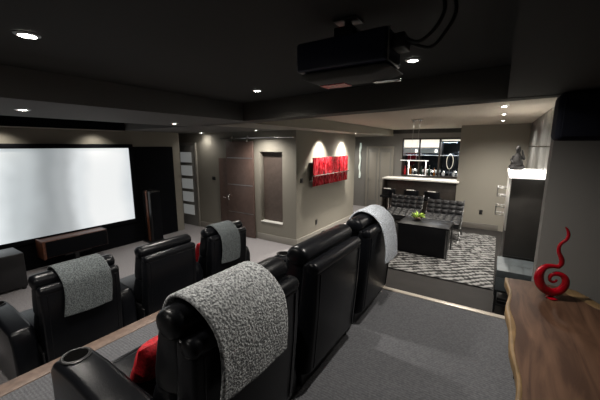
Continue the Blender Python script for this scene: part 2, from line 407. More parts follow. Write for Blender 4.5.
# ------------------------------------------------------------------ recliners
# local frame: +X is behind the sitter, seat faces -X, origin on floor under the headrest roll
def recliner(label, loc, rz, arms, group, H=.355):
    t = thing('theatre_recliner', label, 'recliner', loc, rz, group)
    # headrest
    b = B(); capsule(b, 0.0, .895, -H, H, .075, .062)
    prismpts = [(-.078,.90),(.05,.87),(.05,.60),(-.05,.56),(-.150,.57),(-.142,.66),(-.112,.78)]
    ob('headrest', b, 'leather', t)
    b = B(); prism(b, prismpts, -H+.025, H-.025); ob('backrest', b, 'leather', t, bevel=.03, seg=4)
    b = B(); prism(b, [(-.148,.60),(-.03,.60),(.01,.45),(-.05,.30),(-.22,.28),(-.235,.40),(-.175,.55)], -H+.03, H-.03)
    ob('lumbar_cushion', b, 'leather', t, bevel=.04, seg=4)
    # outer back shell with rolled upper edge
    b = B(); capsule(b, .105, .832, -H+.012, H-.012, .045, .042)
    ob('back_roll', b, 'leather', t)
    b = B(); prism(b, [(.045,.87),(.10,.85),(.146,.81),(.135,.55),(.10,.14),(.04,.10),(-.06,.12),(.0,.45),(.03,.7)], -H+.015, H-.015)
    ob('back_shell', b, 'leather', t, bevel=.018, seg=3)
    for q in (-H+.06, H-.06): ob('seam', tube(B(), [(.148,q,.80),(.135,q,.55),(.103,q,.16)], .0035, 6), 'leather', t)
    # seat
    b = B(); box(b, -.68, -.20, -.325, .325, .27, .41); ob('seat', b, 'leather', t, bevel=.045, seg=4)
    b = B(); box(b, -.735, -.68, -.32, .32, .07, .38); ob('footrest', b, 'leather', t, bevel=.022, seg=3)
    b = B(); box(b, -.66, .03, -.32, .32, .0, .265); ob('base', b, 'plast', t, bevel=.01)
    for s in arms:
        yc = s*.415
        b = B(); prism(b, [(-.74,.0),(-.76,.25),(-.75,.50),(-.70,.552),(-.50,.56),(-.02,.52),(.03,.42),(.03,.0)], yc-.082, yc+.082)
        a = ob('armrest', b, 'leather', t, bevel=.030, seg=4)
        k = lathe(B(), [(.062,.0),(.064,.006),(.056,.010),(.050,.008),(.048,.004),(.003,.003)], (-.645, yc, .556), 28)
        ob('cup_holder', k, 'plast', a)
        k = lathe(B(), [(.049,.0),(.049,.0075),(.001,.0076)], (-.645, yc, .556), 28)
        ob('cup_hole_shade', k, 'holeshade', a)  # flat black disc painted as the shade inside the cup hole
    return t
RX = -.975
rg = 'recliners on the raised back row'; fg = 'recliners in the front row'
recliner('large black leather recliner in the back row under the light grey throw, nearest the camera', (RX, .94, PZ), 0, (-1, 1), rg)
recliner('bare black leather recliner in the middle of the raised back row', (RX, 1.80, PZ), 0, (1,), rg)
recliner('black leather recliner at far end of the raised row, draped with a whitish throw', (RX, 2.66, PZ), 0, (1,), rg)
recliner('black leather front row recliner with dark grey throw, nearest the left picture edge', (-3.13, 1.095, 0), 0, (-1, 1), fg, .325)
recliner('bare black leather recliner in the middle of the front row', (-3.10, 1.965, 0), 0, (1,), fg, .325)
recliner('black leather recliner at far end of the front row with a narrow grey throw', (-3.07, 2.81, 0), -.03, (1,), fg, .325)

# throws: a path over the back, swept across the width
def throw(name, label, m, loc, y0, y1, path, rz=0, wav=.005, skew=0., thick=.016, edge=False):
    P = [Vector((a, 0, b)) for a, b in path]
    # resample
    L = [0]
    for a, b in zip(P, P[1:]): L.append(L[-1] + (b-a).length)
    def at(s):
        s = max(0, min(L[-1]-1e-6, s))
        for i in range(len(P)-1):
            if s <= L[i+1]: return P[i].lerp(P[i+1], (s-L[i])/(L[i+1]-L[i]))
    n, w = 64, 30
    bm = B(); rows = []
    ln = L[-1]
    pts = [at(ln*i/n) for i in range(n+1)]
    for _ in range(4): pts = [pts[0]] + [(pts[i-1]+pts[i]*2+pts[i+1])/4 for i in range(1, n)] + [pts[-1]]
    for i in range(n+1):
        tt = (pts[min(i+1, n)] - pts[max(i-1, 0)]).normalized(); nn = Vector((-tt.z, 0, tt.x))
        if nn.z < 0 and abs(nn.x) < .5: nn = -nn
        fr_ = i/n
        hang = max(0, fr_-.45)/.55
        row = []
        for j in range(w+1):
            v = j/w; y = y0 + (y1-y0)*v + skew*hang*(1) + .012*math.sin(fr_*9+1)
            k = noise.noise(Vector((fr_*3, v*4, y0*7)))*wav + wav*.7*hang*math.sin(v*9+fr_*3)
            p = pts[i] + Vector((1, 0, .2))*abs(k)*(.3+hang)
            row.append(bm.verts.new((p.x, y, p.z - .02*hang*math.sin(v*2.4))))
        rows.append(row)
    for i in range(n):
        for j in range(w): bm.faces.new((rows[i][j], rows[i+1][j], rows[i+1][j+1], rows[i][j+1]))
    o = ob(name, bm, m, mods=(('SOLIDIFY', dict(thickness=thick, offset=1.0)), ('SUBSURF', dict(levels=1, render_levels=1))))
    o.location = loc; o.rotation_euler = (0, 0, rz)
    return tag(o, label, 'throw blanket', 'throws over the recliners')
over = [(-.17,.62),(-.185,.72),(-.15,.83),(-.105,.92),(-.06,.966),(0,.978),(.06,.962),(.11,.925),(.155,.87),(.172,.80)]
throw('throw_blanket', 'light grey boucle throw over the nearest back row recliner', 'throw', (RX, .94, PZ), -.265, .155,
      over + [(.182,.7),(.18,.60)], skew=.0)
throw('throw_blanket', 'whitish throw over the far recliner of the back row', 'throww', (RX, 2.66, PZ), -.12, .22,
      over + [(.20,.66),(.205,.53)], skew=.02)
throw('throw_blanket', 'dark grey throw over the front row recliner nearest the left picture edge', 'throwd', (-3.13, 1.095, 0), -.16, .22,
      over + [(.18,.68),(.18,.585)], skew=-.02)
throw('throw_blanket', 'narrow grey throw over the far recliner of the front row', 'throwd', (-3.07, 2.81, 0), -.19, .13,
      over + [(.18,.62),(.17,.50)], rz=-.03)

# cushions
def cushion(label, loc, rot, s=.36, th=.13):
    bm = B(); n = 18; top = []; bot = []
    for sgn, store in ((1, top), (-1, bot)):
        for i in range(n+1):
            r = []
            for j in range(n+1):
                u, v = i/n*2-1, j/n*2-1
                h = (max(0, 1-u**4)*max(0, 1-v**4))**.5
                pin = 1 - .07*(1-abs(u))*(abs(v)**2) ; pin2 = 1 - .07*(1-abs(v))*(abs(u)**2)
                edge = abs(u) == 1 or abs(v) == 1
                if sgn < 0 and edge: r.append(top[i][j]); continue
                r.append(bm.verts.new((u*s/2*pin2, v*s/2*pin, sgn*h*th/2)))
            store.append(r)
    for i in range(n):
        for j in range(n):
            bm.faces.new((top[i][j], top[i+1][j], top[i+1][j+1], top[i][j+1]))
            bm.faces.new((bot[i][j], bot[i][j+1], bot[i+1][j+1], bot[i+1][j]))
    o = ob('throw_cushion', bm, 'red')
    o.location = loc; o.rotation_euler = rot
    tag(o, label, 'cushion', 'red cushions')
    return o
cushion('red cushion on the nearest back row recliner, beside its cup holder arm', (-1.39, .845, PZ+.46), (0, math.radians(-62), 0), .38)
cushion('red cushion glimpsed on the far recliner of the front row', (-3.42, 2.80, .50), (0, math.radians(-70), 0), .40, .14)

# ------------------------------------------------------------------ live edge table + red glass
t = thing('console_table', 'live-edge walnut slab console table at the right foreground', 'table', (.45, 1.4, PZ))
TZ = 1.0
random.seed(3)
edge = []
for i in range(0, 41):
    y = -.35 + i*(2.74+.35)/40
    x = .135 + .012*math.sin(y*5.2) + .008*math.sin(y*13+1) - (.022*math.exp(-((y-2.7)/.18)**2))
    edge.append((x, y))
far = [(.20,2.755),(.33,2.765),(.46,2.765),(.53,2.74),(.585,2.66),(.635,2.55),(.68,2.45)]
right = [(.70+.015*math.sin(k*1.3), 2.3-k*.26) for k in range(11)]
poly = [(x-.45, y-1.4) for x, y in edge+far+right]
ob('table_top', prism(B(), poly, TZ-PZ-.055, TZ-PZ, 'z'), 'walnut', t, bevel=.008, seg=3)
eb = B()
e2 = [(x-.45-.004, y-1.4) for x, y in edge]
inner = [(x-.45+.022+.008*math.sin(y*7), y-1.4) for x, y in edge]
prism(eb, e2 + inner[::-1], TZ-PZ-.052, TZ-PZ+.0015, 'z')
ob('live_edge', eb, 'sapwood', t, bevel=.006, seg=2, label='pale golden sapwood edge')
kb = B(); prism(kb, [(x-.45, y-1.4) for x, y in ((.47,2.761),(.53,2.735),(.585,2.655),(.634,2.548),(.679,2.448),(.64,2.46),(.58,2.5),(.53,2.58),(.47,2.64),(.44,2.72))], TZ-PZ-.04, TZ-PZ+.0016, 'z')
ob('sapwood_patch', kb, 'sapwood', t, bevel=.003, label='pale knot patch at the far corner')
for y in (-.9, .95):
    lb = B(); box(lb, -.24, -.19, y-.03, y+.03, 0, TZ-PZ-.056); box(lb, .14, .19, y-.03, y+.03, 0, TZ-PZ-.056); box(lb, -.19, .14, y-.03, y+.03, 0, .05)
    ob('leg_frame', lb, 'plast', t, bevel=.004)

# red glass swirl
px = [(262,62),(276,70),(290,85),(293,100),(284,116),(262,128),(245,140),(238,158),(246,178),(262,194),(273,208),(274,224),(262,236),(240,240),(210,240),(180,246),(160,262),(151,285),(154,310),(168,334),(190,350),(222,359),(252,354),(275,338),(288,315),(284,292),(268,278),(245,272),(222,276),(208,288),(208,304),(222,312),(238,308),(244,299)]
rr = [.004,.007,.009,.010,.010,.010,.010,.011,.012,.014,.015,.015,.014,.013,.014,.018,.023,.027,.029,.029,.028,.027,.026,.025,.023,.021,.018,.016,.014,.012,.010,.009,.008,.006]
# outline scaled into metres: x to the right, z up
gx = [((a-152)*.000985, .005) for a, b in px]
pts = [Vector(((a-212)*(.00107 if b > 236 else .00072), 0, (386-b)*.00150+.004)) for a, b in px]
fine = []; fr2 = []
for i in range(len(pts)-1):
    p0, p1, p2, p3 = pts[max(i-1,0)], pts[i], pts[i+1], pts[min(i+2,len(pts)-1)]
    for k in range(4):
        u = k/4
        fine.append(.5*((2*p1)+(-p0+p2)*u+(2*p0-5*p1+4*p2-p3)*u*u+(-p0+3*p1-3*p2+p3)*u**3)); fr2.append(rr[i]*(1-u)+rr[i+1]*u)
fine.append(pts[-1]); fr2.append(rr[-1])
t = thing('glass_swirl_sculpture', 'red glass swirl sculpture with a coiled base on the wooden table', 'sculpture', (.352, 2.50, TZ+.002), math.radians(12))
ob('swirl', tube(B(), fine, fr2, 14), 'redglass', t)
ob('base', lathe(B(), [(.03,0),(.034,.005),(.022,.012),(.01,.016)], (.02, 0, 0), 28), 'redglass', t)

# black speaker on wall
t = thing('wall_speaker', 'black wall-mounted speaker with rounded corners above the wooden table', 'speaker', (.62, 2.40, 2.03))
b = B(); box(b, -.375, .345, -.13, .09, 0, .266); ob('cabinet', b, 'spk', t, bevel=.035, seg=5)
b = B(); box(b, -.35, .33, -.140, -.128, .02, .245); ob('grille', b, 'spk', t, bevel=.004, seg=2)
ob('bracket', box(B(), -.1, .1, .09, .40, .06, .10), 'plast', t)

# ------------------------------------------------------------------ projector
t = thing('projector', 'black ceiling-mounted projector hanging above the seats', 'projector', (-.56, 1.24, CZ))
b = B(); box(b, -.205, .185, -.09, .09, -.195, -.078); ob('housing', b, 'navy', t, bevel=.012, seg=3)
b = B(); prism(b, [(-.19,-.197),(.175,-.197),(.20,-.215),(.12,-.232),(-.15,-.234),(-.19,-.22)], -.07, .095); ob('lower_cover', b, 'soffit', t, bevel=.008)
b = B(); tube(b, [(-.205,0,-.14),(-.235,0,-.14)], [.042,.038], 24); ob('lens', b, 'gloss', t)
b = B(); box(b, -.15, -.03, .02, .097, -.2368, -.2335); ob('warning_label', b, 'redlabel', t, label='small red label on the underside')
b = B(); box(b, .08, .19, .06, .098, -.238, -.232); ob('trim_strip', b, 'chrome', t, bevel=.002)
b = B(); box(b, .185, .189, -.088, -.078, -.19, -.082); ob('edge_strip', b, 'steel', t)
b = B(); box(b, .189, .235, -.06, .03, -.15, -.10); ob('connector_block', b, 'plast', t, bevel=.004)
b = B(); box(b, -.06, .04, -.04, .04, -.008, 0); tube(b, [(-.01,0,-.008),(-.01,0,-.06)], .016, 16)
for s in (-1, 1): box(b, -.05, .03, s*.045-.004, s*.045+.004, -.08, -.035)
box(b, -.05, .03, -.049, .049, -.043, -.035)
ob('ceiling_mount', b, 'plast', t, bevel=.002)
for k, (dy, ln) in enumerate(((-.03, .0), (.01, .03))):
    P_ = [(.235, dy, -.12), (.28+ln, dy, -.135-ln*.5), (.33+ln, dy, -.10), (.355+ln, dy, -.05), (.35+ln, dy, 0)]
    q = [Vector(p) for p in P_]; sm = []
    for i in range(len(q)-1):
        p0, p1, p2, p3 = q[max(i-1,0)], q[i], q[i+1], q[min(i+2,len(q)-1)]
        for j in range(5):
            u = j/5; sm.append(.5*((2*p1)+(-p0+p2)*u+(2*p0-5*p1+4*p2-p3)*u*u+(-p0+3*p1-3*p2+p3)*u**3))
    sm.append(q[-1])
    ob('cable', tube(B(), sm, .0065, 8), 'wire', t)

# ------------------------------------------------------------------ wall art and fittings
t = thing('wall_art', 'glossy red abstract panel lit by two spotlights', 'wall art', (-3.30, 6.27, 1.17))
n = 7; y0 = -.86; wd = 1.72/n
for k in range(n):
    b = B(); box(b, .09, .11, y0+k*wd+.014, y0+(k+1)*wd-.014, 0, .595)
    ob('panel', b, 'art', t, bevel=.003)
b = B(); box(b, .115, .13, -.86, .90, .215, .232); ob('rod', b, 'chrome', t, label='thin silver bar across the panels')
b = B(); box(b, 0, .09, -.85, .85, .10, .115); box(b, 0, .09, -.85, .85, .48, .495); ob('mounting_rail', b, 'steel', t)
def plate(name, lab, cat, loc, ax, m='white', w=.07, h=.11, part='rocker'):
    t = thing(name, lab, cat, loc)
    if ax == 'y': ob('plate', box(B(), -w/2, w/2, -.012, 0, -h/2, h/2), m, t, bevel=.003); ob(part, box(B(), -w*.2, w*.2, -.017, -.012, -h*.28, h*.28), 'plast' , t, bevel=.001)
    else: ob('plate', box(B(), 0, .012, -w/2, w/2, -h/2, h/2), m, t, bevel=.003); ob(part, box(B(), .012, .017, -w*.2, w*.2, -h*.28, h*.28), 'plast', t, bevel=.001)
plate('thermostat', 'small dark thermostat panel left of the brown doors', 'thermostat', (-5.63, DY, 1.25), 'y', 'plast', .11, .08, 'display')
plate('light_switch', 'dark light switch on the wall left of the red art', 'switch', (-3.30, 5.14, 1.32), 'x', 'plast', .09, .09)
plate('wall_outlet', 'small outlet low on the wall under the red art', 'outlet', (-3.30, 5.75, .34), 'x', 'plast', .07, .11, 'socket')
plate('wall_outlet', 'small dark outlet low on the wall right of the bar', 'outlet', (-.28, 8.5, .42), 'y', 'plast', .07, .11, 'socket')
# wavy glowing strip put in for light reflected on a glass edge
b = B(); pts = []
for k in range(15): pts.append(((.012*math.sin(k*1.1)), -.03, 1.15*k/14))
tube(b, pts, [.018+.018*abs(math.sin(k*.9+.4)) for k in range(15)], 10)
t = thing('reflection_streak', 'tall slim wavy white strip standing in for a reflection by the far hall wall', 'reflection streak', (-3.90, 9.70, .95))
ob('glass', b, mat('streak_glow', (.8,.85,.8), .3, emit=(.85,1,.9), estr=.18), t)
ob('streak_backing', box(B(), -.03, .03, -.012, 0, .2, .95), 'steel', t)

# ------------------------------------------------------------------ downlights
def downlight(label, x, y, z, power, size=.035, spot=155, tilt=(0,0), blend=1., col=(1,.94,.86), e=None):
    t = thing('recessed_downlight', label, 'ceiling light', (x, y, z), 0, 'recessed ceiling downlights')
    ob('trim_ring', lathe(B(), [(size+.003,-.001),(size+.018,-.001),(size+.018,-.006),(size+.003,-.012)], seg=28, cap=False), 'steel', t)
    ob('lamp', lathe(B(), [(.001,-.001),(size,-.001),(size,-.008),(.001,-.012)], seg=24), 'lamp', t)
    l = bpy.data.lights.new('downlight_beam', 'SPOT'); l.energy = power; l.color = col; l.spot_size = math.radians(spot); l.spot_blend = blend
    l.shadow_soft_size = .05
    o = bpy.data.objects.new('downlight_beam', l); COL.objects.link(o); o.location = (x, y, z-.03)
    o.rotation_euler = (math.radians(tilt[0]), math.radians(tilt[1]), 0)
    return t
K = 1.5
downlight('big bright downlight in the dark tray ceiling at the top left', -1.85, .585, CZ, 30*K, .032)
downlight('downlight in the far left corner of the dark tray ceiling', -1.91, 2.235, CZ, 50*K, .028)
downlight('bright downlight in the dark ceiling just right of the projector', -.485, 1.96, CZ, 42*K, .026)
for x, y, p_ in ((-1.85, -.85, 32),):
    downlight('downlight in the dark tray ceiling behind the camera', x, y, CZ, p_*K)
downlight('downlight in the grey soffit at the left picture edge', -3.34, .955, SZ, 30*K)
downlight('downlight in the grey soffit near the end of the screen', -3.68, 2.61, SZ, 35*K)
downlight('downlight in front of the wall left of the brown doors', -5.80, 4.80, SZ, 5*K)
downlight('downlight above the floor before the sliding door', -3.96, 4.57, SZ, 50*K, .03)
downlight('downlight at the end of the soffit beside the red art', -2.93, 6.93, SZ, 25*K, .035, tilt=(0, 0))
downlight('nearest of the three downlights in a row above the rug', -.02, 4.66, CZ-.012, 62*K, .032)
downlight('middle of the three downlights in a row above the rug', -.02, 5.80, CZ-.012, 80*K, .034)
downlight('farthest of the three downlights in a row above the rug', -.03, 7.25, CZ-.012, 125*K, .036)

def spot(x, y, z, energy, target, size=60, blend=.5, col=(1,.93,.82), r=.03):
    l = bpy.data.lights.new('accent_fill_spot', 'SPOT'); l.energy = energy; l.color = col; l.spot_size = math.radians(size); l.spot_blend = blend; l.shadow_soft_size = r
    o = bpy.data.objects.new('accent_fill_spot', l); COL.objects.link(o); o.location = (x, y, z)
    o.rotation_euler = (Vector(target) - Vector((x, y, z))).to_track_quat('-Z', 'Y').to_euler()
def area(x, y, z, sx, sy, energy, target, col=(1,.93,.82)):
    l = bpy.data.lights.new('concealed_strip', 'AREA'); l.shape = 'RECTANGLE'; l.size = sx; l.size_y = sy; l.energy = energy; l.color = col
    o = bpy.data.objects.new('concealed_strip', l); COL.objects.link(o); o.location = (x, y, z)
    o.rotation_euler = (Vector(target) - Vector((x, y, z))).to_track_quat('-Z', 'Y').to_euler()
for y in (5.85, 6.95): spot(-3.02, y, SZ-.02, 170, (-3.26, y, 1.4), 90, 1)
for y in (1.45, 2.75): spot(-6.05, y, SZ-.04, 8, (-6.25, y, 1.6), 130, 1)

# ------------------------------------------------------------------ lounge
# rug
random.seed(5)
def make_rug():
    x0, x1, y0, y1 = -2.25, .08, 4.84, 7.88
    nx, ny = 190, 260
    bm = B(); lay = bm.loops.layers.float_color.new('pile')
    g = []; colr = {}
    for i in range(nx+1):
        r = []
        for j in range(ny+1):
            x = x0+(x1-x0)*i/nx; y = y0+(y1-y0)*j/ny
            wv = noise.noise(Vector((x*1.6, y*1.6, 0)))*1.1
            ph = (y*.95 - x*.75)*2*PI/.125 + wv*3.0
            st = math.sin(ph)
            fine_ = noise.noise(Vector(((x+y*.8)*20, (y-x*.8)*7, 3)))
            k = st*.45 + fine_*.8 - .12 + noise.noise(Vector((x*7, y*7, 9)))*.5
            e = min(1, 12*min(i/nx, 1-i/nx, j/ny, 1-j/ny)+.2)
            z = .012 + e*(.018 + .012*k + .008*noise.noise(Vector((x*40, y*40, 1))))
            v = bm.verts.new((x, y, max(.004, z))); r.append(v)
            c = .5 + k*1.3; c = max(0, min(1, c)); c = c*c*(3-2*c)
            colr[v] = (.006+c*.2, .006+c*.198, .006+c*.193, 1)
        g.append(r)
    for i in range(nx):
        for j in range(ny):
            f = bm.faces.new((g[i][j], g[i+1][j], g[i+1][j+1], g[i][j+1]))
            for l in f.loops: l[lay] = colr[l.vert]
    # skirt down to the floor
    o = ob('shag_rug', bm, 'rug', mods=(('SOLIDIFY', dict(thickness=.006, offset=-1)),))
    tag(o, 'black and white streaked shag rug on the lounge floor', 'rug')
make_rug()

# tufted lounge chairs
def lounge_chair(label, loc, rz, group):
    t = thing('lounge_chair', label, 'armchair', loc, rz, group)
    W = .37
    def pad(name, m4, rows, cols, w, h, th):
        bm = B(); nx, nz = cols*6, rows*6; fr_ = []; bk = []
        for i in range(nx+1):
            a = []; c = []
            for j in range(nz+1):
                u = i/nx*cols; v = j/nz*rows
                q = abs(math.sin(PI*u))**.45*abs(math.sin(PI*v))**.45
                a.append(bm.verts.new(m4 @ Vector((-w/2+w*i/nx, -th/2-.020*q, h*j/nz))))
                c.append(bm.verts.new(m4 @ Vector((-w/2+w*i/nx, th/2, h*j/nz))))
            fr_.append(a); bk.append(c)
        for i in range(nx):
            for j in range(nz):
                bm.faces.new((fr_[i][j], fr_[i+1][j], fr_[i+1][j+1], fr_[i][j+1])); bm.faces.new((bk[i][j], bk[i][j+1], bk[i+1][j+1], bk[i+1][j]))
        for i in range(nx):
            bm.faces.new((fr_[i][0], bk[i][0], bk[i+1][0], fr_[i+1][0])); bm.faces.new((fr_[i][nz], fr_[i+1][nz], bk[i+1][nz], bk[i][nz]))
        for j in range(nz):
            bm.faces.new((fr_[0][j], fr_[0][j+1], bk[0][j+1], bk[0][j])); bm.faces.new((fr_[nx][j], bk[nx][j], bk[nx][j+1], fr_[nx][j+1]))
        return ob(name, bm, 'leather2', t)
    pad('backrest', Matrix.Translation((0, .18, .38)) @ Matrix.Rotation(math.radians(-20), 4, 'X'), 4, 5, .74, .41, .09)
    pad('seat', Matrix.Translation((0, -.42, .36)) @ Matrix.Rotation(math.radians(-83), 4, 'X'), 4, 5, .74, .60, .10)
    for s in (-1, 1):
        b = B()
        tube(b, [(s*W, .345, .80), (s*W, .22, .55), (s*W, .02, .30), (s*W, -.25, .10), (s*W, -.38, .012)], .013, 8)
        tube(b, [(s*W, -.42, .34), (s*W, -.18, .27), (s*W, .06, .22), (s*W, .26, .10), (s*W, .36, .012)], .013, 8)
        ob('leg', b, 'darksteel', t)
    b = B()
    for y, z in ((.02, .30), (.285, .68), (-.40, .33)): tube(b, [(-W, y, z), (W, y, z)], .012, 8)
    ob('crossbar', b, 'darksteel', t)
    return t
lounge_chair('tufted dark leather lounge chair on the left, behind the coffee table plant', (-1.83, 7.45, .02), 0.06, 'lounge chairs by the rug')
lounge_chair('tufted dark leather lounge chair on the right, nearest the blank wall', (-.95, 7.22, .02), 0.0, 'lounge chairs by the rug')

# coffee table
t = thing('coffee_table', 'low gloss black box coffee table on the shag rug', 'coffee table', (-1.06, 6.0, .03))
ob('table_top', box(B(), -.45, .43, -.32, .32, .53, .56), 'gloss', t, bevel=.004)
ob('body', box(B(), -.43, .385, -.315, .28, .015, .53), 'gloss', t, bevel=.006)
for x in (-.44, .415):
    for y in (-.31, .31): ob('leg', box(B(), x-.012, x+.012, y-.012, y+.012, 0, .53), 'darksteel', t, bevel=.002)
# plant bowl
t = thing('potted_plant', 'small bright green plant in a low bowl on the coffee table', 'plant', (-1.24, 6.13, .59))
ob('bowl', lathe(B(), [(.03,0),(.06,.01),(.085,.05),(.08,.052),(.055,.02),(.01,.018)], seg=24), mat('bowl_glaze', (.35,.25,.2), .3), t)
b = B(); random.seed(2)
for k in range(34):
    a = random.uniform(0, 2*PI); l = random.uniform(.07, .15); el = random.uniform(.2, 1.2)
    d_ = Vector((math.cos(a)*math.cos(el), math.sin(a)*math.cos(el), math.sin(el))); s_ = d_.cross(Vector((0,0,1))).normalized()*.018
    o0 = Vector((math.cos(a)*.02, math.sin(a)*.02, .04)); mdl = o0+d_*l*.55+Vector((0,0,.01)); tip = o0+d_*l-Vector((0,0,.015))
    v = [b.verts.new(p) for p in (o0, mdl+s_, tip, mdl-s_)]; b.faces.new(v)
ob('leaves', b, 'plant', t, mods=(('SOLIDIFY', dict(thickness=.002)),))

# bar
t = thing('bar_counter', 'dark bar with a bright white countertop against the far wall', 'bar', (-1.78, 8.6, 0))
ob('countertop', box(B(), -.93, .975, -.22, .30, 1.095, 1.14), 'white', t, bevel=.006, label='bright white countertop')
ob('front_panel', box(B(), -.88, .97, -.06, .0, 0, 1.094), 'barwood', t, bevel=.004)
ob('side_panel', box(B(), -.91, -.87, -.24, .28, 0, 1.094), 'barwood', t, bevel=.004)
ob('footrail', tube(B(), [(-.85, -.16, .2), (.95, -.16, .2)], .015), 'chrome', t)
def stool(label, loc, first=None):
    if first: return dup(first, loc, None, label)
    t = thing('bar_stool', label, 'bar stool', loc, 0, 'bar stools')
    b = B(); box(b, -.20, .20, -.18, .18, .66, .72); ob('seat', b, 'leather', t, bevel=.02, seg=3)
    b = B(); n = 10
    for r0, z0, z1 in ((.20, .72, .90),):
        ring = []
        for k in range(n+1):
            a = math.radians(200+140*k/n); ring.append((r0*math.cos(a), r0*math.sin(a)))
        rin = [(x*.86, y*.86) for x, y in ring]
        prism(b, ring+rin[::-1], z0, z1, 'z')
    ob('backrest', b, 'leather', t, bevel=.012, seg=3)
    b = B(); prism(b, [(x*1.01, y*1.01) for x, y in ring[3:8]]+[(x, y) for x, y in rin[3:8]][::-1], .90, .915, 'z'); ob('back_trim', b, 'white', t, label='white top rim')
    b = B(); tube(b, [(0,0,.03),(0,0,.66)], .022, 14); ob('stem', b, 'chrome', t)
    ob('base', lathe(B(), [(.20,0),(.20,.012),(.03,.03)], seg=28), 'chrome', t)
    b = B(); tube(b, [(.13*math.cos(2*PI*k/20), .13*math.sin(2*PI*k/20), .26) for k in range(20)], .009, 8, closed=True); tube(b, [(-.13,0,.26),(.13,0,.26)], .008, 8); ob('footring', b, 'chrome', t)
    return t
s0 = stool('low-backed black bar stool at the left end of the bar', (-2.41, 8.10, 0))
stool('low-backed black bar stool in the middle of the bar', (-1.83, 8.10, 0), s0)
stool('low-backed black bar stool nearest the right end of the bar', (-1.33, 8.10, 0), s0)

# back bar
M['glint'] = mat('glint_glow', (1,1,1), .5, emit=(1,.97,.9), estr=10)
bbar = t = thing('back_bar_cabinet', 'built-in back bar with lit frosted cabinets and smoked mirror', 'cabinet', (-1.715, 9.70, MZ0))
w2 = (MX1-MX0)/2; hh = MZ1-MZ0
b = B(); box(b, -w2, w2, .28, .30, 0, hh); ob('mirror', b, 'mirror', t)
b = B(); box(b, -w2, w2, -.01, .28, 0, .03); box(b, -w2, w2, -.01, .28, hh-.03, hh); box(b, -w2, -w2+.03, -.01, .28, .03, hh-.03); box(b, w2-.03, w2, -.01, .28, .03, hh-.03)
for x in (-.33, .22): box(b, x-.02, x+.02, -.01, .28, .03, hh-.03)
ob('carcass', b, 'barwood', t)
b = B(); box(b, -w2+.03, w2-.03, .02, .27, .62, .635); ob('shelf', b, 'glassy', t)
for x0, x1 in ((-w2+.05, -.36), (-.30, .19)):
    b = B(); box(b, x0, x1, .02, .03, .69, .83); ob('lower_pane', b, 'bluepane', t)
    b = B(); box(b, x0, x1, .0, .012, .86, hh-.05); d_ = ob('door', b, 'cabglow', t, label='lit frosted glass door')
    b = B(); box(b, x0-.012, x1+.012, -.006, .0, .835, .86); box(b, x0-.012, x1+.012, -.006, 0, hh-.05, hh-.03); ob('door_rail', b, 'steel', d_)
    b = B(); box(b, x1-.10, x1-.03, .012, .019, .71, .80); ob('shelf_light_and_glint', b, 'shelfglow', t)  # small glowing block put in for the highlight on the pane
b = B(); box(b, .26, w2-.04, .05, .09, hh-.09, hh-.05); ob('shelf_light_and_glint', b, 'cabglow', t)
area(-1.8, 9.80, 2.1, 1.4, .05, 22, (-1.8, 9.85, 1.1), (.85, .92, 1))
random.seed(11)
# bottles + glasses
def bottle(label, x, m, h=.26, grp='bottles on the back bar', y=9.83):
    t = thing('bottle', label, 'bottle', (x, y, MZ0+.031), 0, grp)
    ob('glass', lathe(B(), [(.030,0),(.034,.01),(.034,h*.6),(.012,h*.76),(.012,h*.95)], seg=16), m, t)
    ob('cap', lathe(B(), [(.014,h*.95),(.014,h)], seg=12), 'steel', t)
bs = [(-2.47,'red bottle at the left end of the back bar','red'),(-2.38,'dark bottle second from the left end of the back bar','bottle'),(-2.30,'amber bottle third from the left end of the back bar','amber'),
      (-1.98,'dark bottle left of the first cabinet divider','bottle'),(-1.86,'amber bottle just right of the back bar divider','amber'),(-1.76,'dark bottle in the left part of the middle bay','bottle'),(-1.62,'amber bottle in the centre of the middle bay','amber')]
for x, l, m in bs: bottle(l, x, m, random.choice((.24,.27,.30)))
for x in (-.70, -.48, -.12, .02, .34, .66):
    ob('glint_block', box(B(), x-.016, x+.016, .268, .279, .12+.05*abs(math.sin(x*9)), .155+.05*abs(math.sin(x*9))), 'glint', bbar)  # glowing blocks added on the mirror as glints around the glasses
g0 = None
for k in range(9):
    x = (-2.20, -2.11, -2.06, -1.92, -1.81, -1.69, -1.56, -1.47, -2.24)[k]
    y = (9.745, 9.75, 9.86, 9.75, 9.75, 9.75, 9.75, 9.76, 9.86)[k]
    if g0 is None:
        g0 = thing('wine_glass', 'stemmed wine glass in the row along the back bar shelf', 'glass', (x, y, MZ0+.031), 0, 'wine glasses on the back bar')
        ob('bowl', lathe(B(), [(.004,.07),(.03,.10),(.036,.135),(.030,.18),(.028,.18),(.033,.135),(.027,.102),(.002,.075)], seg=16), 'glassy', g0)
        ob('stem', lathe(B(), [(.032,0),(.030,.003),(.004,.008),(.004,.07)], seg=14), 'glassy', g0)
    else: dup(g0, (x, y, MZ0+.031))
t = thing('ring_ornament', 'upright pale oval ring ornament in the right bay of the back bar', 'ornament', (-1.21, 9.76, MZ0+.031))
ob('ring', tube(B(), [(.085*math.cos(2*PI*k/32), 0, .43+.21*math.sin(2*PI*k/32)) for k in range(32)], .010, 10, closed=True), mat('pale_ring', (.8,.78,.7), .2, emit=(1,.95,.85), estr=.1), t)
ob('stem', tube(B(), [(0,0,.02),(0,0,.215)], .008), 'steel', t)
ob('base', lathe(B(), [(.06,0),(.06,.012),(.02,.02)], seg=20), 'steel', t)
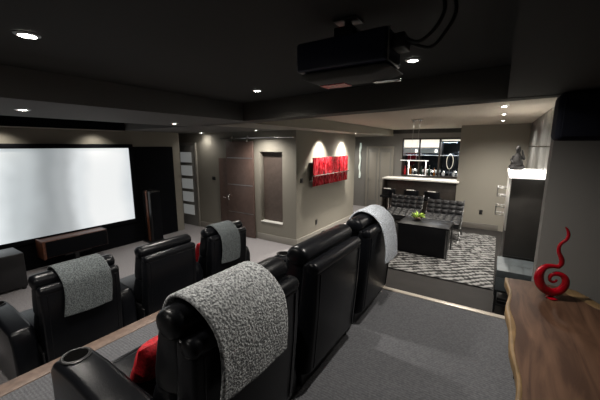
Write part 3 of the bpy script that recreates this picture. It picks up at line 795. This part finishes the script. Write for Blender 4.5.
for k, x in enumerate((-1.36, -1.08, -.965)):
    b = lathe(B(), [(.02,0),(.045,.03),(.05,.08),(.02,.13),(.016,.17),(.02,.175)], seg=18)
    o = ob('decanter', b, 'glassy'); o.location = (x, 9.78, MZ0+.031)
    tag(o, ('round glass decanter left of the ring ornament','round glass decanter just right of the ring ornament','round glass decanter at the right end of the back bar')[k], 'decanter', 'decanters on the back bar')

# pendant
t = thing('pendant_lamp', 'rectangular chrome frame pendant lamp hanging above the lounge', 'pendant lamp', (-1.34, 6.0, CZ-.012))
b = B(); box(b, -.10, .10, -.03, .03, -.03, 0); ob('canopy', b, 'chrome', t, bevel=.004)
b = B()
for x in (-.05, .05): tube(b, [(x, 0, -.03), (x-.03, 0, -.74)], .003, 6)
ob('suspension_wire', b, 'steel', t)
b = B(); box(b, -.26, .24, -.014, .014, -.762, -.746); ob('light_bar', b, mat('bar_lens', (1,1,1), .4, emit=(1,.96,.88), estr=.5), t)
b = B(); box(b, -.115, -.10, -.014, .014, -1.03, -.765); box(b, .195, .21, -.014, .014, -1.03, -.765); box(b, -.10, .195, -.014, .014, -1.03, -1.018)
ob('frame', b, mat('frame_lens', (1,1,1), .3, emit=(1,.96,.88), estr=.22), t, bevel=.002)
for x in (-.07, .07):
    o = lathe(B(), [(.02,-.045),(.026,-.06),(.012,-.03)], (x, 0, 0), 14); ob('spot_head', o, 'chrome', t)
area(-1.35, 6.0, 1.72, .5, .03, 5, (-1.35, 6.0, 0))
spot(-1.34, 6.0, 2.40, 22, (-1.3, 6.0, 0), 140, 1.)
spot(-4.2, 8.8, SZ-.05, 50, (-3.7, 9.3, 0), 130, .9)  # unseen spot without a fixture, added to brighten the hall doors
# bar counter lights
spot(-2.3, 8.55, CZ-.05, 60, (-2.3, 8.55, 0), 165, 1); spot(-1.3, 8.55, CZ-.05, 60, (-1.3, 8.55, 0), 165, 1)

# ------------------------------------------------------------------ right side cabinet, bench
t = thing('tiled_bench', 'low bench with blue-grey tiled top in front of the dark column', 'bench', (.28, 4.7, 0))
ob('tile_top', box(B(), -.195, .205, -.53, .03, .46, .55), 'tile', t, bevel=.004)
b = B()
for y in (-.27,): box(b, -.196, .206, y-.003, y+.003, .50, .5508)
box(b, -.07, -.066, -.53, .03, .50, .5508); box(b, .066, .07, -.53, .03, .50, .5508)
ob('grout', b, 'plast', t)
ob('tile_face', box(B(), -.195, .205, -.53, -.50, .30, .4595), 'tile', t, bevel=.003)
b = B()
for x in (-.18, .18):
    for y in (-.515, .01): box(b, x-.012, x+.012, y-.012, y+.012, 0, .299 if y < 0 else .459)
box(b, -.168, .168, -.525, -.505, .10, .12); box(b, -.168, .168, -.525, -.505, .275, .299)
ob('frame', b, 'plast', t)
ob('shelf', box(B(), -.168, .168, -.504, .0, .10, .115), 'gloss', t)
c = thing('media_player', 'flat black media player on the shelf under the tiled bench', 'media player', (.27, 4.32, .116))
ob('case', box(B(), -.15, .15, -.08, .12, 0, .06), 'plast', c, bevel=.004); ob('front_trim', box(B(), -.14, .14, -.084, -.08, .022, .028), 'steel', c)
t = thing('column_cabinet', 'tall dark stone-faced column cabinet with a glowing top behind the tiled bench', 'cabinet', (.32, 4.77, 0))
ob('body', box(B(), -.175, .165, 0, 1.25, .006, 1.59), 'cabdark', t, bevel=.004)
ob('base_strip', box(B(), -.176, .168, -.004, 0, .555, .57), 'darksteel', t)
ob('side_trim', box(B(), -.192, -.176, -.01, 1.26, .9, 1.59), 'white', t, bevel=.002, label='narrow white side trim')
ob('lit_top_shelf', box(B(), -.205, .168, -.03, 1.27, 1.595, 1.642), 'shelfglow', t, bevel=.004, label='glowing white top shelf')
t = thing('chrome_rack', 'small chrome bracket rack on the side of the dark column', 'rack', (.128, 5.85, 1.22))
for z in (-.30, .0):
    b = B(); tube(b, [(-.002,-.12,z),(-.12,-.12,z),(-.12,.12,z),(-.002,.12,z)], .006, 8); tube(b, [(-.002,-.12,z+.13),(-.12,-.12,z+.13),(-.12,.12,z+.13),(-.002,.12,z+.13)], .006, 8)
    tube(b, [(-.12,-.12,z),(-.12,-.12,z+.13)], .006, 8); tube(b, [(-.12,.12,z),(-.12,.12,z+.13)], .006, 8)
    ob('bracket', b, 'darksteel', t)
# seated figurine on shelf
b = B()
prof = [((0,0,.03),.075),((0,0,.09),.085),((0,0,.15),.06),((0,0,.20),.045),((0,0,.235),.026),((0,0,.27),.036),((0,0,.305),.03),((0,0,.33),.008)]
tube(b, [p for p, r in prof], [r for p, r in prof], 16)
tube(b, [(-.05,0,.19),(-.085,-.01,.13),(-.05,-.05,.09),(0,-.06,.10)], [.018,.017,.015,.012], 10); tube(b, [(.05,0,.19),(.09,-.01,.15),(.06,-.03,.22),(.05,-.03,.27)], [.018,.017,.014,.01], 10)
tube(b, [(-.09,-.02,.04),(-.03,-.07,.05),(.05,-.06,.04)], [.03,.03,.02], 10); tube(b, [(.09,-.02,.04),(.03,-.07,.035),(-.05,-.065,.03)], [.03,.028,.02], 10)
lathe(b, [(.085,0),(.09,.015),(.08,.03)], seg=20)
for v in b.verts: v.co += Vector((1,1,.5))*.014*noise.noise(v.co*45)
o = ob('figurine', b, 'sculpt'); o.location = (.215, 5.75, 1.644); o.scale = (.95, .95, 1.1); tag(o, 'small dark seated figurine on the glowing top shelf', 'figurine')
spot(.30, 4.0, CZ-.05, 9, (.5, 4.3, 1.2), 120, 1)

# ------------------------------------------------------------------ world, camera
w = bpy.data.worlds.new('World'); S.world = w; w.use_nodes = True
w.node_tree.nodes['Background'].inputs[0].default_value = (.5, .55, .6, 1)
w.node_tree.nodes['Background'].inputs[1].default_value = .02
cam = bpy.data.cameras.new('Camera'); co = bpy.data.objects.new('Camera', cam); COL.objects.link(co)
cam.sensor_width = 36; cam.lens = 307/600*36; cam.clip_start = .05
co.location = (0, 0, 2.0); co.rotation_euler = (math.radians(90-9.976), 0, math.radians(32.945))
S.camera = co
S.view_settings.view_transform = 'Standard'; S.view_settings.look = 'None'; S.view_settings.gamma = 1
S.view_settings.use_curve_mapping = False
S.view_settings.exposure = 0.6
